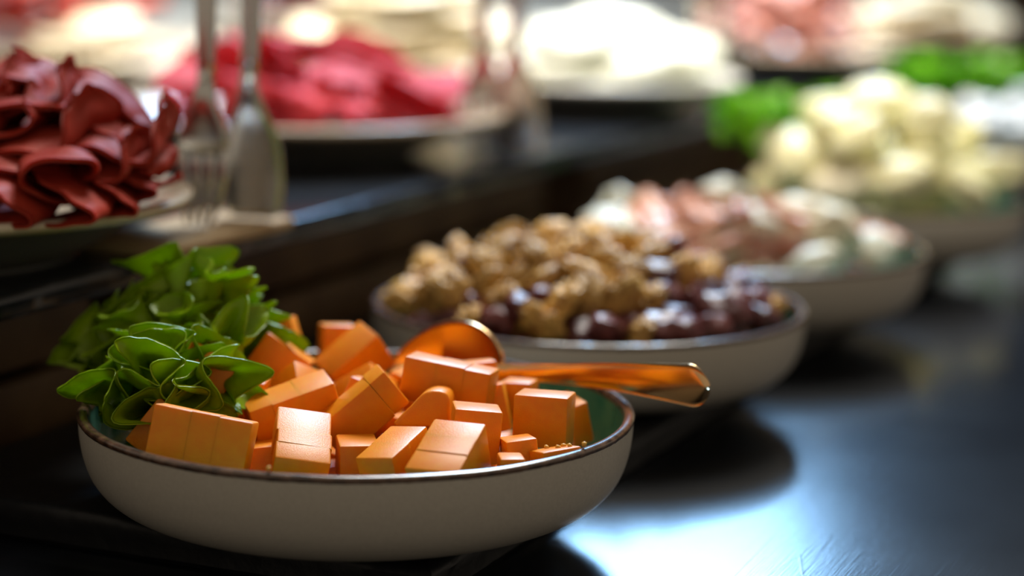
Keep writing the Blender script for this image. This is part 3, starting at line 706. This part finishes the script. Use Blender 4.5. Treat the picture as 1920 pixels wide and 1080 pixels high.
# bowl 5: cool white cheese
for (x, y, z, r, lx, ly, lz) in pack(BP[4], 90, lambda q: q.uniform(.014, .018), lambda x, y: .046 + .034 * max(0, 1 - math.hypot(x, y) / .1), 19, cand=5, floor=.010, wall_r=.068):
    o = link('cheese_piece', rr.choice(CH['blue_white']), None, (x, y, z), (rr.uniform(-.6, .6), rr.uniform(-.6, .6), rr.uniform(0, 6.3))); s = r / .0155; o.scale = (s, s, s)
    tag(o, 'cool white cheese piece in the farthest bowl, ' + where(lx, ly, lz, .1, .045), 'cheese', 'cool white cheese pieces in the farthest bowl')
def far_lettuce(c, label, s, seed):
    c = Vector(c); L = []
    for k in range(8):
        a = k * 2.4; out = Vector((math.cos(a) * .7, math.sin(a) * .7, .75)).normalized()
        L.append((c, c + out * .075 * s, Vector((-math.cos(a) * .6, -math.sin(a) * .6, 1)), .75, 4, .0075 * s, -.1, seed + k, dict(nu=18, nv=60)))
    lettuce('lettuce_bunch', L, 'lettuce_far', label, c, 'lettuce in the far bowls')
far_lettuce(BP[3] + Vector((-.050, .062, .052)), 'bright green lettuce at the left of the pale yellow cheese', 1.0, 40)
far_lettuce(BP[4] + Vector((-.022, .06, .046)), 'bright green lettuce behind the pale yellow cheese at the right edge', 1.15, 60)

# ------------------------------------------------------------------ plates of cold meat on the raised tray
PO = [(0.0001, 0.0), (0.060, 0.0), (0.066, 0.0012), (0.080, 0.0085), (0.093, 0.0165), (0.104, 0.0225), (0.1125, 0.0262), (0.1188, 0.0285)]
PIN = [(0.1195, 0.0298), (0.1165, 0.0302), (0.110, 0.0288), (0.098, 0.0235), (0.084, 0.0150), (0.070, 0.0085), (0.055, 0.0055), (0.0001, 0.0050)]
def plate(base, s, label, under='plate_dark', top='plate', deep=1.0):
    p = empty('serving_plate', base)
    V, Fc = lathe([(r * s, z * deep) for r, z in smooth_profile(PO, 3)], 96); link('plate_body', mesh('plate_body', V, Fc, under), p)
    V, Fc = lathe([(r * s, z * deep) for r, z in [(0.1188, 0.0285), (0.1200, 0.0252), (0.1206, 0.0292)] + smooth_profile(PIN, 3)], 96); link('plate_top', mesh('plate_top', V, Fc, top), p)
    tag(p, label, 'plate', 'plates on the raised tray'); return p
def heap(base, n, R, H, m, seed, name, label, cat, group, s=1.0, face=-1.57, sr=.034, spread=1.0, avoid=None):
    """folded slices laid one on another, rolled ends turned mostly to the front"""
    rr = random.Random(seed); z0 = .0085
    env = lambda x, y: z0 + .022 + H * max(0, 1 - (math.hypot(x, y) / (R * 1.15)) ** 2)
    for (x, y, z, r, lx, ly, lz) in pack(base, n * 2, lambda q: q.uniform(.019, .023) * s, env, seed, R + .012, .007, 6, .56, .066, .55):
        if avoid and avoid(lx, ly, lz): continue
        put_slice(name, rr.choice(slices(m, sr)), (x, y, z), rr.gauss(0, .5) * spread, rr.gauss(0, .15), label + ', ' + where(lx, ly, lz, R, z0 + H * .6), cat, group, s * rr.uniform(.85, 1.05), rr.gauss(0, .25))
ra = pz(343, 366, TIER + .03)
PA = Vector((ra.x - .118, ra.y + .004, TIER))
plate(PA, 1.0, 'cream plate with dark underside piled with dark red cured meat, left edge')
PBc = Vector((-0.1460, 1.3839, TIER))
plate(PBc, 1.17, 'wide cream plate piled with pink-red cured meat behind the tongs')
# dark red slices: the ones in view are laid one by one, the rest fill the heap
rr = random.Random(77)
sal = [(115, 322, .862, 0, 1.05, .1, .05), (275, 328, .892, 1, .70, -.3, -.3), (130, 376, .850, 2, .8, .1, 0), (205, 368, .866, 2, .6, .2, .1), (20, 372, .85, 2, .9, 0, 0),
       (15, 318, .868, 1, .95, .2, .2), (205, 262, .892, 3, 1.15, .3, .45), (95, 262, .885, 5, 1.15, -.2, .1), (262, 275, .905, 1, .75, .3, .6), (20, 262, .89, 3, 1.0, .1, -.2),
       (130, 205, .905, 4, 1.15, .2, .35), (50, 205, .90, 5, 1.1, 0, .1), (215, 222, .925, 3, .95, .3, .6), (40, 160, .915, 0, .9, .1, .2), (-30, 190, .91, 3, 1.0, 0, 0), (190, 315, .880, 5, .9, 0, .15), (235, 345, .88, 2, .6, .1, -.2), (-50, 330, .87, 0, 1.0, 0, 0), (-60, 260, .89, 5, 1.1, 0, 0)]
for (u, v, d, kind, s, rz, rl) in sal:
    put_slice('meat_slice', BIG[kind], px(u, v, d), rz + rr.uniform(-.15, .15), rr.uniform(-.1, .25), 'dark red rolled meat slice on the left plate, ' + ('in the bottom row' if v > 300 else 'in the upper rows') + (' at its right' if u > 150 else ' at its left' if u < 60 else ' in the middle'), 'cold meat', 'dark red meat slices on the left plate', s, rl)
heap(PA + Vector((-.025, .020, 0)), 30, .074, .050, 'salami', 5, 'meat_slice', 'dark red meat slice on the left plate', 'cold meat', 'dark red meat slices on the left plate')
heap(PBc + Vector((.005, 0, 0)), 62, .105, .040, 'beef', 9, 'meat_slice', 'pink-red meat slice on the wide plate', 'cold meat', 'pink-red meat slices on the wide plate', 1.05, spread=1.6)

def cheese_slice_me(m, R=.036, seed=1):
    V, Fc = lathe([(.0001, 0), (R * .97, 0), (R, .0012), (R, .0042), (R * .97, .0055), (.0001, .0055)], 40); return mesh('cheese_slice', V, Fc, m)
CS = {m: cheese_slice_me(m) for m in ('white_cheese', 'cream_cheese')}
def fan(base, n, R, H, m, seed, label, group, tilt=.28):
    rr = random.Random(seed)
    env = lambda x, y: .03 + H * max(0, 1 - (math.hypot(x, y) / (R * 1.15)) ** 2)
    for (x, y, z, r, lx, ly, lz) in pack(base, n * 3, lambda q: .030, env, seed, R + .02, .006, 5, .20, .066, .5):
        o = link('cheese_slice', CS[m], None, (x, y, z), (rr.uniform(.02, tilt), rr.uniform(-.12, .12), 0)); tag(o, label + ', ' + where(lx, ly, lz, R, .012 + H * .6), 'cheese', group)
PC = Vector((0.0651, 1.7136, TIER)); plate(PC, .96, 'white plate of white cheese slices on the raised tray, behind the second tongs', 'plate_dark', 'plate_white')
fan(PC, 34, .080, .042, 'white_cheese', 4, 'round white cheese slice on the white plate', 'white cheese slices on the raised tray')
PD = Vector((0.2572, 2.1315, TIER)); plate(PD, 1.0, 'cream plate of pale pink ham near the far end of the raised tray')
heap(PD, 34, .088, .060, 'ham', 14, 'ham_slice', 'pale pink ham slice on the raised tray', 'cold meat', 'pale pink ham slices', 1.1)
PE = Vector((0.4620, 2.4570, TIER)); plate(PE, .9, 'cream plate of cream cheese slices at the far end of the raised tray')
fan(PE, 26, .075, .05, 'cream_cheese', 6, 'cream cheese slice on the farthest plate', 'cream cheese slices, far end')
PF = Vector((-0.4515, 1.9950, TIER)); plate(PF, 1.15, 'cream plate of orange-red meat and cheese at the upper left, out of focus', 'plate')
heap(PF + Vector((.01, .04, 0)), 34, .085, .100, 'redham', 21, 'meat_slice', 'orange-red meat slice at the upper left', 'cold meat', 'orange-red meat slices, upper left', 1.15)
fan(PF + Vector((.070, -.055, 0)), 14, .030, .022, 'cream_cheese', 16, 'cream cheese slice at the upper left', 'cream cheese slices, upper left')
PH = Vector((-0.2467, 2.6460, TIER)); plate(PH, 1.2, 'cream plate of plum and orange-red meat at the top of the picture, left of centre', 'plate')
heap(PH, 30, .095, .06, 'plum', 25, 'meat_slice', 'plum-red meat slice at the top edge', 'cold meat', 'plum-red meat slices, far plate', 1.1)
heap(PH + Vector((.06, -.02, .02)), 10, .05, .04, 'redham', 26, 'meat_slice', 'orange-red meat slice at the top edge', 'cold meat', 'orange-red meat slices, far plate', 1.1)
PI = Vector((-0.1050, 1.8900, TIER)); plate(PI, .95, 'cream plate of cream cheese slices behind the pink-red meat', 'plate')
fan(PI, 36, .075, .085, 'cream_cheese', 27, 'cream cheese slice behind the pink-red meat', 'cream cheese slices behind the pink-red meat')

# ------------------------------------------------------------------ serving tongs standing on the tray
def tube(pts, rad, m, name, parent, n=8, flat=1.0, side=Vector((0, 1, 0))):
    V, k = [], len(pts); P = [Vector(p) for p in pts]
    for i, p in enumerate(P):
        t = (P[min(i + 1, k - 1)] - P[max(i - 1, 0)]).normalized()
        b = (side - t * side.dot(t)).normalized(); a = t.cross(b)
        r = rad[i] if isinstance(rad, (list, tuple)) else rad
        for j in range(n):
            q = 2 * math.pi * j / n; V.append(p + a * math.cos(q) * r + b * math.sin(q) * (r * flat if not isinstance(flat, (list, tuple)) else flat[i]))
    Fc = grid_faces(k, n, True); Fc.append(tuple(reversed(range(n)))); Fc.append(tuple((k - 1) * n + j for j in range(n)))
    return link(name, mesh(name, V, Fc, m), parent)
def tongs(f1, f2, apex, label, s=1.0):
    """fork-ended and paddle-ended arm joined by a bow at the top"""
    f1, f2, apex = Vector(f1), Vector(f2), Vector(apex)
    root = empty('serving_tongs', (f1 + f2) / 2); o = (f1 + f2) / 2
    across = (f2 - f1); across.normalize(); nrm = Vector((-.25, -1, 0)).normalized(); wd = Vector((1, -.25, 0)).normalized()
    ends = []
    for f, kind, sg in ((f1, 'fork', -1), (f2, 'paddle', 1)):
        top = apex + across * sg * .006; ax = (top - f).normalized(); hl = .054 * s
        if kind == 'fork':
            tn = []
            for q in (-1.5, -.5, .5, 1.5):
                pts = [f - o + wd * (q * .0062 * s) * w_ + ax * h * s + nrm * c for h, w_, c in ((.0012, .62, .0), (.012, .92, -.002), (.024, 1.1, -.003), (.038, 1.15, -.002))]
                tube(pts, [.0012, .0021, .0026, .0028], 'steel', 'tine', root, 8, [.0006, .0008, .0009, .001], nrm)
            pts = [f - o + ax * h * s + nrm * c for h, c in ((.036, -.002), (.042, -.001), (.050, 0), (.060, .001), (.070, 0))]
            tube(pts, [.0130 * s, .0132 * s, .0105 * s, .0062, .0042], 'steel', 'fork_head', root, 16, [.001, .0012, .0014, .0016, .0018], nrm)
        else:
            pts = [f - o + ax * h * s + nrm * c for h, c in ((.0008, 0), (.004, -.001), (.018, -.003), (.034, -.003), (.044, -.002), (.054, 0), (.064, .001), (.072, 0))]
            tube(pts, [.0105 * s, .0150 * s, .0158 * s, .0150 * s, .0130 * s, .0085 * s, .0052, .0042], 'steel', 'paddle_head', root, 16, [.0008, .001, .001, .0011, .0012, .0014, .0016, .0018], nrm)
        ends.append((f + ax * .068 * s, top, sg))
    for a, b, sg in ends:
        pts = [a.lerp(b, q) - o + across * sg * .004 * math.sin(math.pi * q) for q in [i / 12 for i in range(13)]]
        tube(pts, [.0042 + .0018 * math.sin(math.pi * i / 12) for i in range(13)], 'steel', 'arm', root, 10, .32, nrm)
    pts = [apex - o - across * .006 * math.cos(math.pi * i / 10) + Vector((0, 0, .006 * math.sin(math.pi * i / 10))) for i in range(11)]
    tube(pts, .0040, 'steel', 'spring_bow', root, 10, .3, nrm)
    tag(root, label, 'tongs', 'serving tongs'); return root
ta, tb_ = pz(370, 426, TIER + .0065), pz(474, 410, TIER + .0065)
tongs(ta, tb_, (ta + tb_) / 2 + Vector((.004, .0, .205)), 'steel serving tongs standing beside the dark red meat, nearest the camera')
rs = link('tongs_rest', box_mesh('tongs_rest', (.115, .052, .006), 'rest', .002, center=(0, 0, .003)), None, (ta + tb_) / 2 + Vector((-.016, -.012, -.0065)), (0, 0, RZ)); tag(rs, 'small pale wooden board under the nearest tongs', 'board')
tc_, td_ = pz(903, 284, TIER), pz(972, 290, TIER)
tongs(tc_, td_, (tc_ + td_) / 2 + Vector((-.004, .0, .21)), 'steel serving tongs standing between the pink-red meat and the white cheese', 1.05)
te_, tf_ = pz(1296, 192, TIER), pz(1350, 190, TIER)
tongs(te_, tf_, (te_ + tf_) / 2 + Vector((0, .0, .21)), 'steel serving tongs farthest along the tray, right of the white cheese', 1.0)
